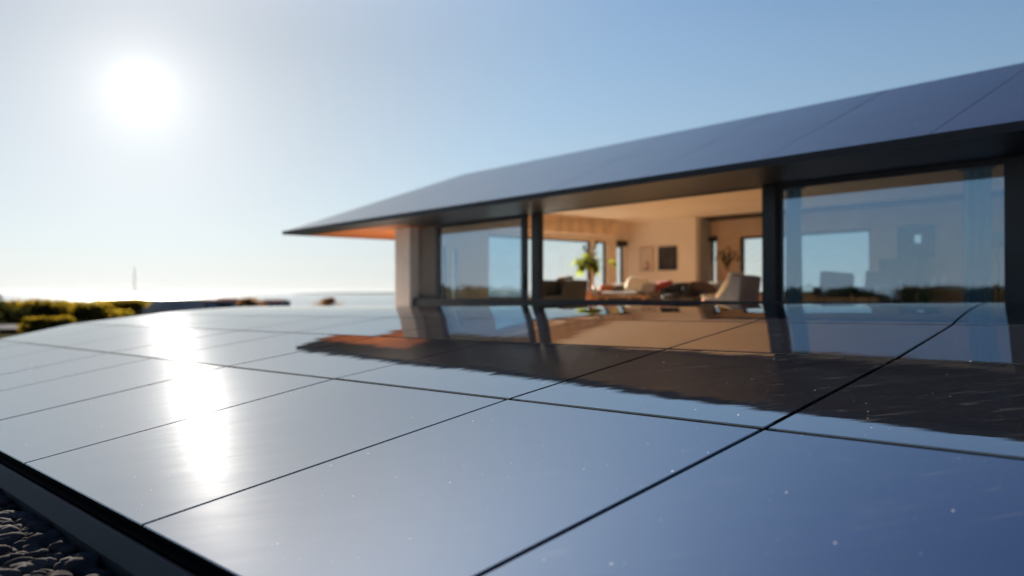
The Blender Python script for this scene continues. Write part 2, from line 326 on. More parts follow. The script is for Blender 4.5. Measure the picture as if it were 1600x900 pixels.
rows = {-1: 'row beside the gravel', 0: 'second row from the gravel', 1: 'third row from the gravel', 2: 'row nearest the house'}
ordw = ['leftmost', 'second from the left', 'third from the left', 'fourth from the left', 'fifth from the left', 'sixth from the left', 'seventh from the left', 'eighth from the left', 'ninth from the left', 'tenth from the left', 'eleventh from the left']
random.seed(11)
for r in (-1, 0, 1, 2):
    vis = 0
    for k in range(-7, 4):
        cs = [corner(k, r), corner(k + 1, r), corner(k + 1, r + 1), corner(k, r + 1)]
        n = (cs[1] - cs[0]).cross(cs[3] - cs[0]); n = n if n.z > 0 else -n; n.normalize()
        cen = sum(cs, Vector()) / 4
        pr = [proj(p) for p in cs if p.y > .3]
        infr = any(-40 < x < 1640 and y < 960 for x, y in pr)
        if infr and k >= -7: pos = ordw[vis]; vis += 1
        else: pos = None
        # shrink each edge for the joint
        ex = (cs[1] - cs[0]).normalized(); ey = (cs[3] - cs[0]).normalized()
        gx, gy = .012, .020
        q = [cs[0] + ex * gx + ey * gy, cs[1] - ex * gx + ey * gy, cs[2] - ex * gx - ey * gy, cs[3] + ex * gx - ey * gy]
        tilt = [random.uniform(-.0016, .0016) for _ in range(4)]
        q = [p + n * t for p, t in zip(q, tilt)]
        where = pos if pos else ('outside the left of view' if k < 0 else ('just outside the right of view' if k == 2 else 'farthest outside the right of view'))
        e = empty('solar_panel', cen, label='solar panel in the %s, %s' % (rows[r], where), cat='solar panel', group='solar panels laid edge to edge')
        bm = bmesh.new(); top = [bm.verts.new(p - cen) for p in q]; bot = [bm.verts.new(p - cen - n * .012) for p in q]
        bm.faces.new(top); bm.faces.new(bot[::-1])
        for i in range(4): bm.faces.new((top[i], bot[i], bot[(i + 1) % 4], top[(i + 1) % 4]))
        bmesh.ops.recalc_face_normals(bm, faces=bm.faces[:])
        bmesh.ops.bevel(bm, geom=bm.edges[:], offset=.005, segments=2, affect='EDGES')
        if r == 2:                                       # curved glass
            bm.free(); bm = bmesh.new(); m_ = 14; strips = []
            for i in range(m_ + 1):
                v = .004 + .992 * i / m_; a_, b_ = crown(cs[0], v), crown(cs[1], v); ex2 = (b_ - a_).normalized() * gx
                strips.append([bm.verts.new(p - cen - n * d_) for p, d_ in ((a_ + ex2, .014), (a_ + ex2, 0.0004), (b_ - ex2, 0.0004), (b_ - ex2, .014), (a_ + ex2, 0), (b_ - ex2, 0))])
            for p_, q_ in zip(strips, strips[1:]):
                for i in range(4):
                    if i != 1: bm.faces.new((p_[i], p_[(i + 1) % 4], q_[(i + 1) % 4], q_[i]))
                bm.faces.new((p_[4], p_[5], q_[5], q_[4])).smooth = True
            bm.faces.new(strips[0][:4]); bm.faces.new(strips[-1][3::-1])
        obj('cover_glass', bm, 'solar', e)
        bm = bmesh.new(); s = .03
        q2 = [p + (cen - p).normalized() * s for p in q]
        top = [bm.verts.new(p - cen - n * (.016 if r < 2 else .03)) for p in q2]; bot = [bm.verts.new(p - cen - n * .06) for p in q2]
        bm.faces.new(top); bm.faces.new(bot[::-1])
        for i in range(4): bm.faces.new((top[i], bot[i], bot[(i + 1) % 4], top[(i + 1) % 4]))
        obj('tray', bm, 'tray', e)

# black substructure deck under the panels, and the gravel covered roof it stands on
def deck_point(k, r, off):
    i = max(r, 0) if r > 0 else 0
    return corner(k, r) - frame_(i)[2] * off
bm = bmesh.new(); g = [[bm.verts.new(deck_point(k, r, .075) + Vector((0, 0, ZO))) for k in range(-7, 5)] for r in (-1, 0, 1, 2, 3)]
gb = [[bm.verts.new(deck_point(k, r, .16) + Vector((0, 0, ZO))) for k in range(-7, 5)] for r in (-1, 0, 1, 2, 3)]
for G in (g, gb):
    for j in range(4):
        for i in range(11): bm.faces.new((G[j][i], G[j][i + 1], G[j + 1][i + 1], G[j + 1][i]))
for j in (0, 4):
    for i in range(11): bm.faces.new((g[j][i], g[j][i + 1], gb[j][i + 1], gb[j][i]))
for i in (0, 11):
    for j in range(4): bm.faces.new((g[j][i], g[j + 1][i], gb[j + 1][i], gb[j][i]))
tag(obj('mounting_deck', bm, 'tray'), 'flat black mounting deck showing in the joints under the solar panels', 'mounting deck')
HV = frame_(0)[1].copy(); HH = Vector((HV.x, HV.y, 0)).normalized()       # away from the gravel
E0 = corner(-7, -1); E1 = corner(4, -1)
def edge_at(k): return E0 + (E1 - E0) * ((k + 7) / 11)
# folded metal edging: a strip in cross-section (out = distance outside the panel edge, down)
prof = [(.00, -.085), (.012, -.072), (.035, -.066), (.040, -.070), (.10, -.17), (.105, -.235), (.08, -.235), (.0, -.15)]
bm = bmesh.new(); rings = []
for k in (-7.0, 4.0):
    P = edge_at(k) + Vector((0, 0, ZO)); rings.append([bm.verts.new(P - HH * o_ + Vector((0, 0, z_))) for o_, z_ in prof])
n = len(prof)
for i in range(n): bm.faces.new((rings[0][i], rings[0][(i + 1) % n], rings[1][(i + 1) % n], rings[1][i]))
bm.faces.new(rings[0][::-1]); bm.faces.new(rings[1])
bmesh.ops.recalc_face_normals(bm, faces=bm.faces[:])
tag(obj('metal_edging', bm, 'flashing'), 'dark grey folded metal edging between the panels and the gravel', 'metal edging')
GZ = -.25
bm = bmesh.new(); vs = []
for o_, z_ in ((-.10, GZ), (3.4, GZ - .02), (3.4, GZ - 1.0), ):
    vs.append([bm.verts.new(edge_at(k) - HH * o_ + Vector((0, 0, z_ + ZO))) for k in [x * .5 for x in range(-15, 10)]])
for a, b in zip(vs, vs[1:]):
    for i in range(len(a) - 1): bm.faces.new((a[i], a[i + 1], b[i + 1], b[i]))
# fall to the ground around the rest of the array, under the deck
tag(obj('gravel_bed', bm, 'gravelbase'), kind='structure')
bm = bmesh.new(); g = [[bm.verts.new(deck_point(k, r, .24) + Vector((0, 0, ZO))) for k in range(-7, 5)] for r in (-1, 0, 1, 2, 3)]
gb = [[bm.verts.new(Vector((v.co.x, v.co.y, -.3))) for v in row] for row in g]
for j in range(4):
    for i in range(11): bm.faces.new((g[j][i], g[j][i + 1], g[j + 1][i + 1], g[j + 1][i]))
for j in (0, 4):
    for i in range(11): bm.faces.new((g[j][i], g[j][i + 1], gb[j][i + 1], gb[j][i]))
for i in (0, 11):
    for j in range(4): bm.faces.new((g[j][i], g[j + 1][i], gb[j + 1][i], gb[j][i]))
tag(obj('sloping_roof_base', bm, 'concrete'), 'grey concrete base carrying the solar array and its gravel strip', 'roof base')
# pebbles
ico = bmesh.new(); bmesh.ops.create_icosphere(ico, subdivisions=2, radius=1); iv = [v.co.copy() for v in ico.verts]; itf = [[v.index for v in f.verts] for f in ico.faces]; ico.free()
bm = bmesh.new(); random.seed(5)
for layer in range(2):
    for _ in range(2600 if layer == 0 else 1500):
        k = random.uniform(-2.3, .9); o_ = random.uniform(.14, 1.7) ** 1.0
        s = random.uniform(.03, .08); P = edge_at(k) - HH * o_ + Vector((0, 0, ZO + GZ + .008 + layer * .028 + random.uniform(-.005, .012)))
        rm = Matrix.Rotation(random.uniform(0, 6.28), 3, 'Z') @ Matrix.Rotation(random.uniform(-.5, .5), 3, 'X')
        sx, sy, sz = random.uniform(.85, 1.35), random.uniform(.7, 1.0), random.uniform(.45, .7); sd_ = random.random() * 50
        vv = [bm.verts.new(P + rm @ Vector((v.x * sx, v.y * sy, v.z * sz)) * s * (1 + .28 * noise.noise(v * 1.1 + Vector((sd_, 0, 0))))) for v in iv]
        for f in itf: bm.faces.new([vv[i] for i in f])
tag(obj('gravel', bm, 'shaded_pebble', smooth=True), 'rounded pebbles, coloured dark to stand in for shade, filling the strip below the panel edge', 'gravel', kind='stuff')

# ------------------------------------------------------------ house (local axes: t along the facade, c into the house)
VX = 205.; NN = math.hypot(800 + VX, F)
HR = math.atan2(-F, 800 + VX)
house = empty('house', (0, 0, 0), HR, label='low modern house with a glossy panelled hip roof and wide sliding glass doors', cat='house')
def hw(t, c, z=0): return Vector((math.cos(HR) * t - math.sin(HR) * c, math.sin(HR) * t + math.cos(HR) * c, z))
def tx(x, c): return c * ((x - 800) * (800 + VX) / F - F) / (x + VX)     # where a sight line meets depth c
CE, CG, CR, CB = 10.12, 12.04, 14.2, 21.5; ZE, ZR, ZS = 1.95, 3.68, 1.85
TL, TR = -23.65, 4.0; TRD = TL + (CR - CE)
FL = -.5; CZ = 2.33; TW = -17.63
# podium, floor
obj('podium', BX(TL + .3, TR, 10.3, 21.2, -2.6, FL - .06), 'concrete', house)
obj('floor', BX(TW, TR, CG - .1, 20.3, FL - .06, FL), 'floor', house)
obj('terrace_paving', BX(TL + .3, TW - .22, 10.3, 21.2, FL - .06, FL - .004), 'render', house)
# pier and walls
TPL, TPR = tx(617, 11.72), tx(640, 11.72)
obj('pier', BX(TPL, TPR, 11.72, CG + .1, FL, ZS, bev=.01), 'render', house)
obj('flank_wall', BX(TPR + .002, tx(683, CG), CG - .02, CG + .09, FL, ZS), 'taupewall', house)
def wall_c(bm, t0, t1, c0, c1, z0, z1, holes):
    """wall running along t between c0..c1 thick, holes = (ta, tb, za, zb)"""
    hs = sorted(holes); cur = t0
    for ta, tb, za, zb in hs:
        if ta > cur: box(bm, cur, ta, c0, c1, z0, z1)
        if za > z0: box(bm, ta, tb, c0, c1, z0, za)
        if zb < z1: box(bm, ta, tb, c0, c1, zb, z1)
        cur = tb
    if cur < t1: box(bm, cur, t1, c0, c1, z0, z1)
    return bm
def wall_t(bm, c0, c1, t0, t1, z0, z1, holes):
    hs = sorted(holes); cur = c0
    for ta, tb, za, zb in hs:
        if ta > cur: box(bm, t0, t1, cur, ta, z0, z1)
        if za > z0: box(bm, t0, t1, ta, tb, z0, za)
        if zb < z1: box(bm, t0, t1, ta, tb, zb, z1)
        cur = tb
    if cur < c1: box(bm, t0, t1, cur, c1, z0, z1)
    return bm
WT, WB = 1.67, -.15
endholes = [(12.10, 12.22, WB, 1.30), (12.42, 12.58, WB, 1.22), (13.67, 17.82, WB, WT), (17.95, 18.54, WB, WT), (19.0, 19.36, WB, 1.56)]
obj('end_wall', wall_t(bmesh.new(), CG, 19.66, TW - .2, TW, FL, CZ, endholes), 'plaster', house)
TP = -14.8; CBK = 20.2
obj('picture_wall', BX(TW, TP, 19.46, 19.66, FL, CZ), 'plaster', house)
obj('recess_wall', BX(TP - .2, TP, 19.66, CBK, FL, CZ), 'greywall', house)
bw = [(tx(1110, CBK), tx(1119, CBK), FL + .55, 1.62), (tx(1156, CBK), tx(1360, CBK), -.03, 1.69), (tx(1424, CBK), tx(1441, CBK), 1.23, 1.49), (-5.2, 3.4, -.4, 1.69)]  # last opening is out of view, added to light the room
obj('back_wall', wall_c(bmesh.new(), TP - .2, TR, CBK, CBK + .2, FL, CZ, bw), 'brownwall', house)
obj('right_wall', wall_t(bmesh.new(), CG, CBK, TR - .2, TR, FL, CZ, [(13, 19.4, -.4, 1.9)]), 'plaster', house)  # unseen wall; its wide opening is added to brighten the interior
obj('ceiling', BX(TW, TR, CG + .10, CBK, CZ, CZ + .08), 'ceil', house)
obj('pelmet', BX(TW + .002, TW + .42, CG + .15, 18.56, 1.83, CZ - .002, bev=.01), 'pelmet', house)
# facade head beam over the sliding doors
obj('head_beam', BX(TW + .001, TR - .201, CG - .06, CG + .10, 1.84, CZ + .3), 'dark', house)
obj('front_wall', BX(3.0, TR - .201, CG - .05, CG + .09, FL, 1.838), 'render', house)
# windows: frame with pane
def win_c(a, b, za, zb, c, fr=.05, name='window', glass='clear'):
    bm = bmesh.new()
    box(bm, a, b, c - .03, c + .05, za, za + fr); box(bm, a, b, c - .03, c + .05, zb - fr, zb)
    box(bm, a, a + fr, c - .03, c + .05, za + fr, zb - fr); box(bm, b - fr, b, c - .03, c + .05, za + fr, zb - fr)
    w_ = obj(name, bm, 'dark', house); obj('pane', BX(a + fr, b - fr, c, c + .008, za + fr, zb - fr), glass, w_); return w_
def win_t(a, b, za, zb, t, fr=.05, glass='clear'):
    bm = bmesh.new()
    box(bm, t - .05, t + .03, a, b, za, za + fr); box(bm, t - .05, t + .03, a, b, zb - fr, zb)
    box(bm, t - .05, t + .03, a, a + fr, za + fr, zb - fr); box(bm, t - .05, t + .03, b - fr, b, za + fr, zb - fr)
    w_ = obj('window', bm, 'dark', house); obj('pane', BX(t - .004, t + .004, a + fr, b - fr, za + fr, zb - fr), glass, w_); return w_
win_t(13, 19.4, -.4, 1.9, TR - .1, fr=.06)  # window for the unseen opening added for interior light
for a, b, za, zb in endholes: win_t(a, b, za, zb, TW - .1, fr=.05 if b - a > .3 else .015)
for i, (a, b, za, zb) in enumerate(bw): win_c(a, b, za, zb, CBK + .1, fr=(.03, .07, .025, .07)[i])
# dark boxes of roller blinds over the slim windows
obj('blind_box', BX(TW + .002, TW + .10, 18.98, 19.40, 1.56, 1.72), 'dark', house)
obj('blind_box', BX(tx(1109, CBK), tx(1121, CBK), CBK - .10, CBK - .002, 1.60, 1.74), 'dark', house)
obj('wall_niche_frame', wall_c(bmesh.new(), tx(1404, CBK), tx(1462, CBK), CBK - .06, CBK - .002, .85, 1.68, [(tx(1424, CBK), tx(1441, CBK), 1.23, 1.49)]), 'black', house)
# sliding doors
def door(x0, x1, c, sl0, sl1, name='sliding_door'):
    a, b = tx(x0, c), tx(x1, c); bm = bmesh.new(); z0, z1 = FL + .02, 1.838
    box(bm, a, b, c - .03, c + .03, z1 - .07, z1); box(bm, a, b, c - .03, c + .03, z0, z0 + .09)
    if sl0: box(bm, a, a + sl0, c - .03, c + .03, z0 + .09, z1 - .07)
    if sl1: box(bm, b - sl1, b, c - .03, c + .03, z0 + .09, z1 - .07)
    o = obj(name, bm, 'dark', house); obj('pane', BX(a + max(sl0, .004), b - max(sl1, .004), c - .006, c + .006, z0 + .09, z1 - .07), 'pane', o)
    return o
d1 = door(682, 824, CG - .03, .20, .20); d2 = door(1222, 1576, CG - .03, .02, .04)
d3 = door(1641, 2700, CG + .03, .08, .08)  # out of view, glazed door added to bring more light indoors
bm = BX(tx(821, CG) , tx(821, CG) + .03, CG - .11, CG - .06, .1, .5, bev=.006); obj('handle', bm, 'steel', d1)
obj('door_post', BX(tx(833, CG), tx(844, CG), CG - .06, CG + .10, FL, 1.838), 'dark', house)
obj('door_post', BX(tx(1196, CG), tx(1216, CG), CG - .10, CG + .12, FL, 1.838), 'dark', house)
obj('door_post', BX(tx(1576, CG), tx(1640, CG) , CG - .08, CG + .12, FL, 1.838), 'dark', house)
obj('threshold', BX(TPR, tx(1640, CG), CG - .21, CG - .13, FL, -.14, bev=.005), 'dark', house)
obj('door_track', BX(TW, tx(1576, CG), CG - .12, CG + .12, FL, FL + .02), 'steel', house)
# roof: closed body, glossy tiles laid with open joints, fascia, soffits
def P3(t, c, z): return Vector((t, c, z))
tip, bl, br_, fr_ = P3(TL, CE, ZE), P3(TL, CB, ZE), P3(TR, CB, ZE), P3(TR, CE, ZE)
r0, r1 = P3(TRD, CR, ZR), P3(TR, CR, ZR)
TB = -18.2                                              # behind the ridge the roof stops short of the side terrace
bm = bmesh.new(); v = [bm.verts.new(p - Vector((0, 0, .03))) for p in (tip, P3(TL, CR, ZE), br_, fr_, r0, r1, P3(TB, CR, ZE), P3(TB, CB, ZE))]
for f_ in ((0, 3, 5, 4), (0, 4, 1), (1, 4, 6), (6, 4, 7), (7, 4, 5, 2), (3, 2, 5)): bm.faces.new([v[i] for i in f_])
roof = obj('roof', bm, 'dark', house)
sl = (ZR - ZE) / (CR - CE); nrm = Vector((0, -sl, 1)).normalized(); random.seed(3)
def tile(bm, pts, nr, th=.02, gap=.014):
    cen = sum(pts, Vector()) / len(pts); q = []
    m_ = len(pts)
    for i, p in enumerate(pts):
        e1 = (pts[(i + 1) % m_] - p).normalized(); e2 = (pts[i - 1] - p).normalized(); s_ = e1.cross(e2).length
        q.append(p + (e1 + e2) * gap / 2 / max(.3, s_) + nr * random.uniform(-.0015, .0015))
    a = [bm.verts.new(p) for p in q]; b = [bm.verts.new(p - nr * th) for p in q]
    bm.faces.new(a); bm.faces.new(b[::-1])
    for i in range(m_): bm.faces.new((a[i], b[i], b[(i + 1) % m_], a[(i + 1) % m_]))
def front(t, c): return P3(t, c, ZE + (c - CE) * sl)
bm = bmesh.new(); tw_ = 2.35; t_ref = -4.186; nrow = 2; cw = (CR - CE) / nrow
for j in range(nrow):
    ca, cb = CE + j * cw, CE + (j + 1) * cw
    la, lb = TL + (ca - CE), TL + (cb - CE)             # hip line
    t = t_ref + tw_ * math.ceil((TR - t_ref) / tw_)
    while t > la:
        t0, t1 = t - tw_, min(t, TR)
        if t0 >= lb: pts = [front(t0, ca), front(t1, ca), front(t1, cb), front(t0, cb)]
        elif t1 <= lb:
            pts = [front(max(t0, la), ca), front(t1, ca), front(t1, CE + (t1 - TL))]
            if t0 > la: pts.append(front(t0, CE + (t0 - TL)))
        else:
            pts = [front(max(t0, la), ca), front(t1, ca), front(t1, cb), front(lb, cb)]
            if t0 > la: pts.append(front(t0, CE + (t0 - TL)))
        if t1 - max(t0, la) > .15: tile(bm, pts, nrm)
        t -= tw_
obj('roof_tiles', bm, 'roofglass', roof)
bm = bmesh.new(); box(bm, TL, TR, CE - .03, CE, ZS - .002, ZE + .01); box(bm, TL - .03, TL, CE - .03, CR + .03, ZS - .002, ZE + .01); box(bm, TL, TB, CR, CR + .03, ZS - .002, ZE + .01); box(bm, TB - .03, TB, CR + .03, CB + .03, ZS - .002, ZE + .01); box(bm, TB, TR, CB, CB + .03, ZS - .002, ZE + .01)
obj('fascia', bm, 'fascia', roof)
bm = bmesh.new(); box(bm, TL + .002, TR, CE + .002, 10.90, ZS, ZS + .03); box(bm, -18.38, TR, 10.90, CG - .06, ZS + .004, ZS + .034)
obj('soffit', bm, 'fascia', roof)
obj('timber_soffit', BX(TL + .002, TB, 10.902, CR - .002, ZS + .008, ZS + .036), 'wood', roof)
bm = bmesh.new(); box(bm, TB, TW - .2, CR, CB, ZS + .002, ZS + .03); box(bm, TW - .2, TR, CBK + .2, CB, ZS + .002, ZS + .03); obj('rear_soffit', bm, 'wood', roof)

# ------------------------------------------------------------ furniture
def he(name, t, c, rot=0, z=FL, **k):
    p = hw(t, c, z); return empty(name, p, HR + rot, **k)
# main sofa
s = he('sofa', -14.0, 16.6, label='long low dark sofa in front of the pictures, heaped with cushions', cat='sofa')
obj('base', BX(-2.0, 2.0, -.45, .5, .10, .40, bev=.04), 'fab_brown', s); obj('backrest', BX(-2.0, 2.0, .28, .5, .40, .78, bev=.07), 'fab_grey', s)
for x in (-2.12, 1.88): obj('armrest', BX(x, x + .24, -.45, .5, .10, .60, bev=.07), 'fab_brown', s)
for x in (-.98, .98): obj('seat_cushion', CU((x, -.1, .45), (1.9, .78, .24), e=.25), 'fab_brown', s, smooth=True)
for x in (-1.9, 1.9):
    for y in (-.35, .4): obj('leg', tube(bmesh.new(), (x, y, 0), (x, y, .11), .02, .025), 'timber', s)
def cush(t, c, z, size, rot, m, label):
    p = hw(t, c, z); o = empty('cushion', p, HR, label=label, cat='cushion', group='cushions on the sofa')
    obj('cover', CU((0, 0, 0), size, rot, seed=t), m, o, smooth=True)
def cz(y, x, c): return (458 - y) / F * c * NN / (x + VX)
for x, y, w_, h_, m, lb in ((948, 455, .62, .42, 'fab_rust', 'rust orange cushion at the left end of the sofa, beside the plant'),
                            (968, 456, .50, .42, 'fab_brown', 'dark brown cushion between the rust one and the big cream one'),
                            (993, 449, .75, .58, 'fab_cream', 'largest cushion on the sofa, bright cream, catching the light'),
                            (1014, 454, .60, .46, 'fab_grey', 'grey cushion leaning between the cream and the dark red one'),
                            (1036, 452, .62, .50, 'fab_red', 'dark red cushion at the right of the sofa, below the dark picture')):
    cush(tx(x, 16.45), 16.45, cz(y, x, 16.45), (w_, h_, .20), (R(72), R(random.uniform(-9, 9)), R(random.uniform(-12, 12))), m, lb)
# rounded armchair and ottoman to the right of the sofa
a = he('tub_chair', tx(1056, 14.9), 14.9, label='dark rounded tub chair in front of the right end of the sofa', cat='armchair')
bm = bmesh.new(); pts = []
for i in range(17):
    th = R(-20 + 220 * i / 16); pts.append((math.cos(th), math.sin(th)))
for (x, y), (x2, y2) in zip(pts, pts[1:]):
    pass
rings = []
for x, y in pts:
    r_in, r_out, h_ = .27, .40, .76 - .12 * (1 - max(0, y))
    rings.append([bm.verts.new((x * r_, y * r_, z_)) for r_, z_ in ((r_in, .3), (r_in, h_ - .04), (r_in + .03, h_), (r_out - .03, h_), (r_out, h_ - .04), (r_out - .04, .12), (r_in, .12))])
for p, q in zip(rings, rings[1:]):
    for i in range(7): bm.faces.new((p[i], p[(i + 1) % 7], q[(i + 1) % 7], q[i]))
bm.faces.new(rings[0]); bm.faces.new(rings[-1][::-1])
obj('shell', bm, 'fab_dark', a, smooth=True); obj('seat', CU((0, -.04, .40), (.56, .58, .2), e=.7), 'fab_dark', a, smooth=True)
for i in range(4): obj('leg', tube(bmesh.new(), (.24 * math.cos(i * 1.57 + .8), .24 * math.sin(i * 1.57 + .8), 0), (.2 * math.cos(i * 1.57 + .8), .2 * math.sin(i * 1.57 + .8), .14), .015, .02), 'timber', a)
a = he('chaise', tx(1088, 15.4), 15.4, label='low taupe upholstered chaise with a rounded back, right of the tub chair', cat='chaise')
obj('back', CU((0, .05, .50), (.95, .42, .56), (0, 0, 0), e=.5), 'fab_brown', a, smooth=True); obj('seat', BX(-.45, .45, -.7, .2, .12, .42, bev=.06), 'fab_brown', a)
for x in (-.38, .38):
    for y in (-.6, .12): obj('leg', tube(bmesh.new(), (x, y, 0), (x, y, .13), .015, .02), 'timber', a)
# dark armchair by the left window
a = he('armchair', tx(877, 14.5), 14.5, label='boxy dark grey armchair with flared sides by the left window', cat='armchair')
for sgn in (-1, 1):
    obj('side', prism([(sgn * .36, .1), (sgn * .50, .1), (sgn * .62, .84), (sgn * .50, .86)], -.4, .42, bev=.02), 'fab_dark', a)
obj('backrest', BX(-.46, .46, .26, .42, .12, .86, bev=.04), 'fab_dark', a); obj('seat', BX(-.38, .38, -.38, .27, .12, .44, bev=.05), 'fab_dark', a)
for x in (-.38, .38):
    for y in (-.32, .36): obj('leg', tube(bmesh.new(), (x, y, 0), (x, y, .13), .015, .02), 'timber', a)
p = he('throw_pillow', tx(886, 14.7), 14.62, z=cz(436, 886, 14.7), label='taupe pillow lying on top of the dark grey armchair back', cat='cushion')
obj('cover', CU((0, 0, 0), (.52, .30, .16), (R(12), 0, 0), seed=4), 'fab_brown', p, smooth=True)
# coffee table with vase in front of the sofa
a = he('coffee_table', tx(965, 14.3), 14.3, label='low oak coffee table in front of the sofa', cat='table')
obj('tabletop', BX(-.75, .75, -.35, .35, .40, .44, bev=.01), 'timber', a)
for x in (-.65, .65):
    for y in (-.27, .27): obj('leg', tube(bmesh.new(), (x, y, 0), (x * .95, y * .95, .40), .018, .028), 'timber', a)
a = he('vase', tx(929, 14.2), 14.2, z=FL + .44, label='small white vase on the coffee table, in front of the plant pot', cat='vase')
obj('body', lathe(bmesh.new(), [(.03, 0), (.07, .03), (.085, .09), (.06, .16), (.035, .20), (.045, .23)]), 'ceramic', a, smooth=True)
# plant
def leaf(bm, base, d, ln, wd, droop):
    d = Vector(d).normalized(); sd_ = d.cross(Vector((0, 0, 1)));
    if sd_.length < .05: sd_ = Vector((1, 0, 0))
    sd_.normalize(); pr_ = None; up = sd_.cross(d)
    for i in range(6):
        u = i / 5; wv = wd * math.sin(math.pi * min(.97, .08 + u * .9)) / 2
        p_ = Vector(base) + d * ln * u - Vector((0, 0, droop * u * u * ln)); a_, b_ = bm.verts.new(p_ - sd_ * wv + up * wv * .25), bm.verts.new(p_ + sd_ * wv + up * wv * .25); m_ = bm.verts.new(p_)
        if pr_: bm.faces.new((pr_[0], pr_[1], m_, a_)); bm.faces.new((pr_[1], pr_[2], b_, m_))
        pr_ = (a_, m_, b_)
pc = 15.8; a = he('potted_plant', tx(921, pc), pc, label='leafy green indoor tree in a terracotta pot by the left window', cat='plant')
obj('pot', lathe(bmesh.new(), [(.16, 0), (.2, .1), (.25, .5), (.27, .56), (.24, .56), (.22, .5)]), 'terracotta', a, smooth=True)
bm = bmesh.new(); tube(bm, (0, 0, .45), (.02, 0, 1.0), .05, .04); tube(bm, (.02, 0, 1.0), (.0, 0, 1.55), .04, .025); obj('trunk', bm, 'bark', a)
bm = bmesh.new(); random.seed(21); st = bmesh.new()
for i in range(110):
    th = random.uniform(0, 6.28); el = random.uniform(-.5, 1.1); z0 = random.uniform(1.2, 1.5); L1 = random.uniform(.05, .32)
    dv = Vector((math.cos(th) * math.cos(el), math.sin(th) * math.cos(el), math.sin(el) * .9)); b0 = Vector((0, 0, z0)); b1 = b0 + dv * L1
    tube(st, b0, b1, .006, .004, 5); leaf(bm, b1, dv + Vector((0, 0, random.uniform(-.4, .3))), random.uniform(.11, .2), random.uniform(.08, .13), random.uniform(.2, .9))
for dv, L1 in (((-.9, 0, .12), .52), ((-.7, -.2, -.38), .42), ((.9, .2, .05), .75), ((-.45, 0, .85), .42), ((.5, 0, .9), .55), ((.85, -.1, -.3), .3), ((-.95, .1, .35), .25)):
    b0 = Vector((0, 0, 1.4)); dv = Vector(dv); b1 = b0 + dv * L1; tube(st, b0, b1, .008, .005, 5)
    for q_ in range(4): leaf(bm, b1 - dv * .08 * q_, dv + Vector((random.uniform(-.5, .5), random.uniform(-.5, .5), random.uniform(-.9, .1))), .26, .14, .6)
obj('stems', st, 'bark', a); obj('leaves', bm, 'leaf', a)
# pictures
def on_wall(x0, x1, y0, y1, c): return tx(x0, c), tx(x1, c), cz(y1, (x0 + x1) / 2, c), cz(y0, (x0 + x1) / 2, c)
t0, t1, z0, z1 = on_wall(1029, 1057, 385, 422, 19.43)
a = he('framed_picture', (t0 + t1) / 2, 19.455, z=z0, label='dark charcoal picture in a black frame, right of the pale print', cat='picture'); hw_ = (t1 - t0) / 2; hh = z1 - z0
bm = bmesh.new(); box(bm, -hw_, hw_, -.04, 0, 0, .03); box(bm, -hw_, hw_, -.04, 0, hh - .03, hh); box(bm, -hw_, -hw_ + .03, -.04, 0, .03, hh - .03); box(bm, hw_ - .03, hw_, -.04, 0, .03, hh - .03)
obj('frame', bm, 'black', a); MT['charcoal'] = mat('charcoal_print', (.045, .045, .052), .7, var=.7, vscale=3); obj('print', BX(-hw_ + .03, hw_ - .03, -.02, -.002, .03, hh - .03), 'charcoal', a)
t0, t1, z0, z1 = on_wall(1000, 1021, 386, 424, 19.43)
a = he('framed_picture', (t0 + t1) / 2, 19.455, z=z0, label='pale print with a small dark reddish figure, left of the charcoal picture', cat='picture'); hw_ = (t1 - t0) / 2; hh = z1 - z0
bm = bmesh.new(); f_ = .012
box(bm, -hw_, hw_, -.03, 0, 0, f_); box(bm, -hw_, hw_, -.03, 0, hh - f_, hh); box(bm, -hw_, -hw_ + f_, -.03, 0, f_, hh - f_); box(bm, hw_ - f_, hw_, -.03, 0, f_, hh - f_)
obj('frame', bm, 'timber', a); pr_ = obj('print', BX(-hw_ + f_, hw_ - f_, -.014, -.002, f_, hh - f_), 'paper', a)
bm = bmesh.new(); q = [(-.02, .38), (.03, .33), (.09, .22), (.12, .12), (.05, .10), (.02, .2), (-.04, .3)]; bm.faces.new([bm.verts.new((x, -.017, z)) for x, z in q]); obj('figure', bm, 'redink', pr_)
bm = bmesh.new(); q = [(-.12, .06), (.06, .05), (.08, .09), (-.02, .12), (-.10, .10)]; bm.faces.new([bm.verts.new((x, -.017, z)) for x, z in q]); obj('mark', bm, 'ink', pr_)
# side cabinet, dried flowers
a = he('side_cabinet', tx(1128, 19.6), 19.6, label='brown walnut side cabinet below the slim window', cat='cabinet')
obj('body', BX(-.35, .35, -.22, .22, .08, .80, bev=.01), 'walnut', a)
for x in (-.17, .17): d_ = obj('door', BX(x - .165, x + .165, -.237, -.2225, .12, .76), 'walnut', a); obj('knob', BX(x - .01, x + .01, -.26, -.237, .45, .47), 'steel', d_)
for x in (-.3, .3):
    for y in (-.17, .17): obj('leg', tube(bmesh.new(), (x, y, 0), (x, y, .08), .015), 'timber', a)
a = he('dried_flowers', tx(1136, 19.6), 19.6, z=FL + .80, label='dark dried flowers in a tall vase on the walnut cabinet', cat='flowers')
obj('vase', lathe(bmesh.new(), [(.05, 0), (.08, .06), (.07, .25), (.035, .38), (.045, .42)]), 'terracotta', a, smooth=True)
bm = bmesh.new(); random.seed(8)
for i in range(70):
    v_ = Vector((random.gauss(0, .13), random.gauss(0, .12), .78 + random.gauss(0, .11))); leaf(bm, v_, (random.uniform(-1, 1), random.uniform(-1, 1), random.uniform(-.6, 1)), .14, .08, .3)
for i in range(9): tube(bm, (0, 0, .3), (random.gauss(0, .1), random.gauss(0, .1), .75), .005, .004, 5)
obj('blooms', bm, 'dry', a)
